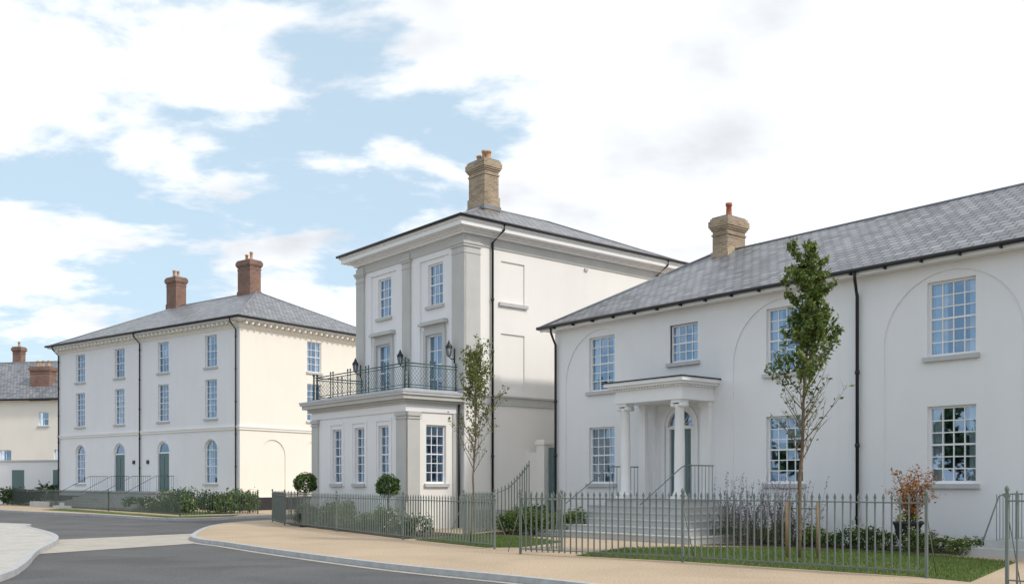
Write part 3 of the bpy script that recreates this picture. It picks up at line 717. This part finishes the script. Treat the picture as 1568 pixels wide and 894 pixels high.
def topiary(x,y,r,zc):
    e=empty('topiary_tree',(x,y,0)); b=B('planter',e)
    b.lathe((0,0,0),[(.17,0),(.19,.02),(.25,.42),(.28,.44),(.28,.48),(.24,.48),(.23,.43)],'urn',18); b.build()
    b=B('stem',e); b.tube([(0,0,.4),(.01,0,zc-.1)],.022,'bark',6); b.build()
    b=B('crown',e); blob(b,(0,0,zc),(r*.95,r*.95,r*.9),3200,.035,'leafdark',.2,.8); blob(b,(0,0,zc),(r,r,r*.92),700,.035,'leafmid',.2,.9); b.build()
topiary(-3.83,30.1,.38,1.4); topiary(-7.15,33.8,.4,1.5)
pp=WH(13.3,-1.55); e=empty('maple_in_urn',(pp[0],pp[1],0))
b=B('urn',e); b.lathe((0,0,0),[(.2,0),(.2,.05),(.12,.1),(.12,.16),(.22,.3),(.27,.48),(.29,.58),(.34,.62),(.34,.66),(.28,.66),(.26,.6)],'urn',22); b.build()
b=B('maple',e)
mi=None
for k in range(20):
    a=U(0,6.28); l=U(.25,.62); zt=U(1.2,1.85)
    p0=Vector((0,0,.6));p1=Vector((math.cos(a)*l*.4,math.sin(a)*l*.4,.6+(zt-.6)*.6));p2=Vector((math.cos(a)*l,math.sin(a)*l,zt))
    b.tube([p0,p1,p2],[.014,.008,.003],'bark',4); mi=b.mi('leafred')
    for j in range(80):
        t=U(.35,1.05); q=p0.lerp(p1,t/.6) if t<.6 else p1.lerp(p2,(t-.6)/.4); leaf(b,q+Vector((U(-.13,.13),U(-.13,.13),U(-.06,.06))),U(.025,.05),mi,1)
blob(b,(0,0,.72),(.28,.28,.12),260,.03,'leafmid'); blob(b,(0,0,.76),(.28,.28,.1),120,.03,'flowery'); b.build()
def tree(base,H,z0,rfun,nb,dens,ls,lm,tr=.045,seed=1,lean=(0,0),spread=.6):
    random.seed(seed); e=empty('young_tree',(base[0],base[1],0))
    tb=B('trunk',e); lb=B('leaves',e); li=lb.mi(lm)
    T=[]; x=y=0
    for k in range(13):
        z=H*k/12; T.append(Vector((x,y,z))); x+=U(-.025,.025)+lean[0]/12; y+=U(-.025,.025)
    tb.tube(T,[tr*(1-.86*k/12) for k in range(13)],'bark',8)
    def at(z):
        k=min(int(z/H*12),11); return T[k].lerp(T[k+1],z/H*12-k)
    def grow(p,d,l,r,lev):
        n=4; pts=[p]; 
        for i in range(n):
            d=(d+Vector((U(-.14,.14),U(-.14,.14),.10))).normalized(); pts.append(pts[-1]+d*l/n)
        tb.tube(pts,[r*(1-.75*i/n) for i in range(n+1)],'bark',4 if lev else 5,cap=False)
        dn=dens(pts[2].z)
        for j in range(int(l*dn*(1 if lev else .7))):
            t=U(.15,1.0)*n; i=min(int(t),n-1); q=pts[i].lerp(pts[i+1],t-i)
            leaf(lb,q+Vector((U(-.07,.07),U(-.07,.07),U(-.07,.05))),ls*U(.6,1.25),li,.6)
        if lev<2:
            for j in range(3 if lev==0 else 2):
                i=random.choice([1,2,3]); a=U(0,6.28)
                dd=(d+Vector((math.cos(a)*.75,math.sin(a)*.75,.1))).normalized(); grow(pts[i],dd,l*U(.3,.5),r*.5,lev+1)
    for i in range(nb):
        z=z0+(H*.94-z0)*((i+R())/nb); a=i*2.4+U(-.5,.5); rr=rfun(z)*U(.6,1.25)
        grow(at(z),Vector((math.cos(a)*spread,math.sin(a)*spread,1)).normalized(),rr,max(.006,tr*.33*(1-z/H)+.004),0)
    grow(at(H*.97),Vector((0,0,1)),.3,.006,1)
    tb.build(); lb.build()
tree((-1.02,24.4),5.0,1.75,lambda z:.9 if z<4 else .55,46,lambda z:48 if z>3.7 else (20 if z>2.8 else 7),.042,'leafsparse',.032,5,(.1,0),.7)
tree((5.75,19.6),6.2,1.9,lambda z:1.0 if z<3.6 else (.8 if z<4.9 else .66),52,lambda z:100 if z>4.3 else (45 if z>3.5 else 5),.052,'leaf',.048,9,(.28,0),.85)
b=B('tree_stake')
for dx,dy in ((.28,-.15),(-.25,.15)): b.tube([(5.82+dx,19.6+dy,0),(5.82+dx,19.6+dy,1.15)],.038,'stake',8)
b.tube([(5.54,19.75,1.0),(6.1,19.45,1.0)],.012,'black',4); b.build()
# unseen row of trees, added so the lower panes reflect something dark
random.seed(21)
b=B('reflection_tree_row')
for k in range(11):
    x=-52-U(0,8); y=-34+k*5.2; h=U(5.5,8.5)
    b.tube([(x,y,-.1),(x+.2,y,h*.5)],[.25,.12],'bark',6)
    blob(b,(x,y,h*.58),(3.3,3.3,h*.42),650,.5,'leafdark',.5,.4)
b.build()
# ------------------------------------------------------------------ world, sun, camera
w=bpy.data.worlds.new('World'); sc.world=w; w.use_nodes=True; nt=w.node_tree; N=nt.nodes; L=nt.links
bg=N['Background']; bg.inputs['Strength'].default_value=.145
EL=math.radians(42); AZ=Vector((.85,-.5)).normalized()
sky=N.new('ShaderNodeTexSky'); sky.sky_type='NISHITA'; sky.sun_disc=False; sky.sun_elevation=EL; sky.sun_rotation=math.atan2(AZ.x,AZ.y); sky.dust_density=1.0
tc=N.new('ShaderNodeTexCoord'); sp=N.new('ShaderNodeSeparateXYZ'); L.new(tc.outputs['Generated'],sp.inputs[0])
def mth(op,a,b_=None,clamp=False):
    m=N.new('ShaderNodeMath'); m.operation=op; m.use_clamp=clamp
    for i,v in enumerate((a,b_)):
        if v is None: continue
        if isinstance(v,(int,float)): m.inputs[i].default_value=v
        else: L.new(v,m.inputs[i])
    return m.outputs[0]
zz=mth('ADD',mth('MAXIMUM',sp.outputs[2],0),.22)
cx=mth('DIVIDE',sp.outputs[0],zz); cy=mth('DIVIDE',sp.outputs[1],zz)
cb=N.new('ShaderNodeCombineXYZ'); L.new(cx,cb.inputs[0]); L.new(cy,cb.inputs[1])
n1=N.new('ShaderNodeTexNoise'); n1.inputs['Scale'].default_value=3.3; n1.inputs['Detail'].default_value=12; n1.inputs['Roughness'].default_value=.55; n1.inputs['Distortion'].default_value=.15
mpp=N.new('ShaderNodeMapping'); mpp.inputs['Location'].default_value=(1.35,.2,.4); mpp.inputs['Scale'].default_value=(.85,1.1,1); L.new(cb.outputs[0],mpp.inputs[0]); L.new(mpp.outputs[0],n1.inputs['Vector'])
mr=N.new('ShaderNodeMapRange'); mr.inputs[1].default_value=-.16; mr.inputs[2].default_value=.10; mr.inputs[3].default_value=0; mr.inputs[4].default_value=.26
L.new(sp.outputs[0],mr.inputs[0])
val=mth('ADD',n1.outputs[0],mr.outputs[0])
cv=N.new('ShaderNodeMapRange'); cv.interpolation_type='SMOOTHSTEP'; cv.inputs[1].default_value=.45; cv.inputs[2].default_value=.56; L.new(val,cv.inputs[0])
n2=N.new('ShaderNodeTexNoise'); n2.inputs['Scale'].default_value=2.2; n2.inputs['Detail'].default_value=7; L.new(cb.outputs[0],n2.inputs['Vector'])
cr=N.new('ShaderNodeValToRGB'); e=cr.color_ramp.elements; e[0].position=.33; e[0].color=(5.3,5.5,5.8,1); e[1].position=.49; e[1].color=(7.5,7.7,8.0,1)
L.new(n2.outputs[0],cr.inputs[0])
mh=N.new('ShaderNodeMixRGB'); mh.inputs[0].default_value=.68; L.new(sky.outputs[0],mh.inputs[1]); mh.inputs[2].default_value=(4.9,6.2,7.1,1)
mx=N.new('ShaderNodeMixRGB'); L.new(cv.outputs[0],mx.inputs[0]); L.new(mh.outputs[0],mx.inputs[1]); L.new(cr.outputs[0],mx.inputs[2])
L.new(mx.outputs[0],bg.inputs[0])
sl=bpy.data.lights.new('sun','SUN'); sl.energy=2.3; sl.angle=math.radians(6); sl.color=(1,.94,.85)
so=bpy.data.objects.new('sun',sl); sc.collection.objects.link(so)
sd=Vector((AZ.x*math.cos(EL),AZ.y*math.cos(EL),math.sin(EL))); so.rotation_euler=sd.to_track_quat('Z','Y').to_euler(); so.location=(20,-10,30)
cam=bpy.data.cameras.new('camera'); co=bpy.data.objects.new('camera',cam); sc.collection.objects.link(co); sc.camera=co
co.location=(0,0,1.5); co.rotation_euler=(math.radians(90),0,0); cam.sensor_width=36; cam.lens=1495/1568*36; cam.shift_y=293/1568; cam.clip_end=3000; cam.clip_start=.1
sc.view_settings.view_transform='Standard'; sc.view_settings.look='None'; sc.view_settings.exposure=0
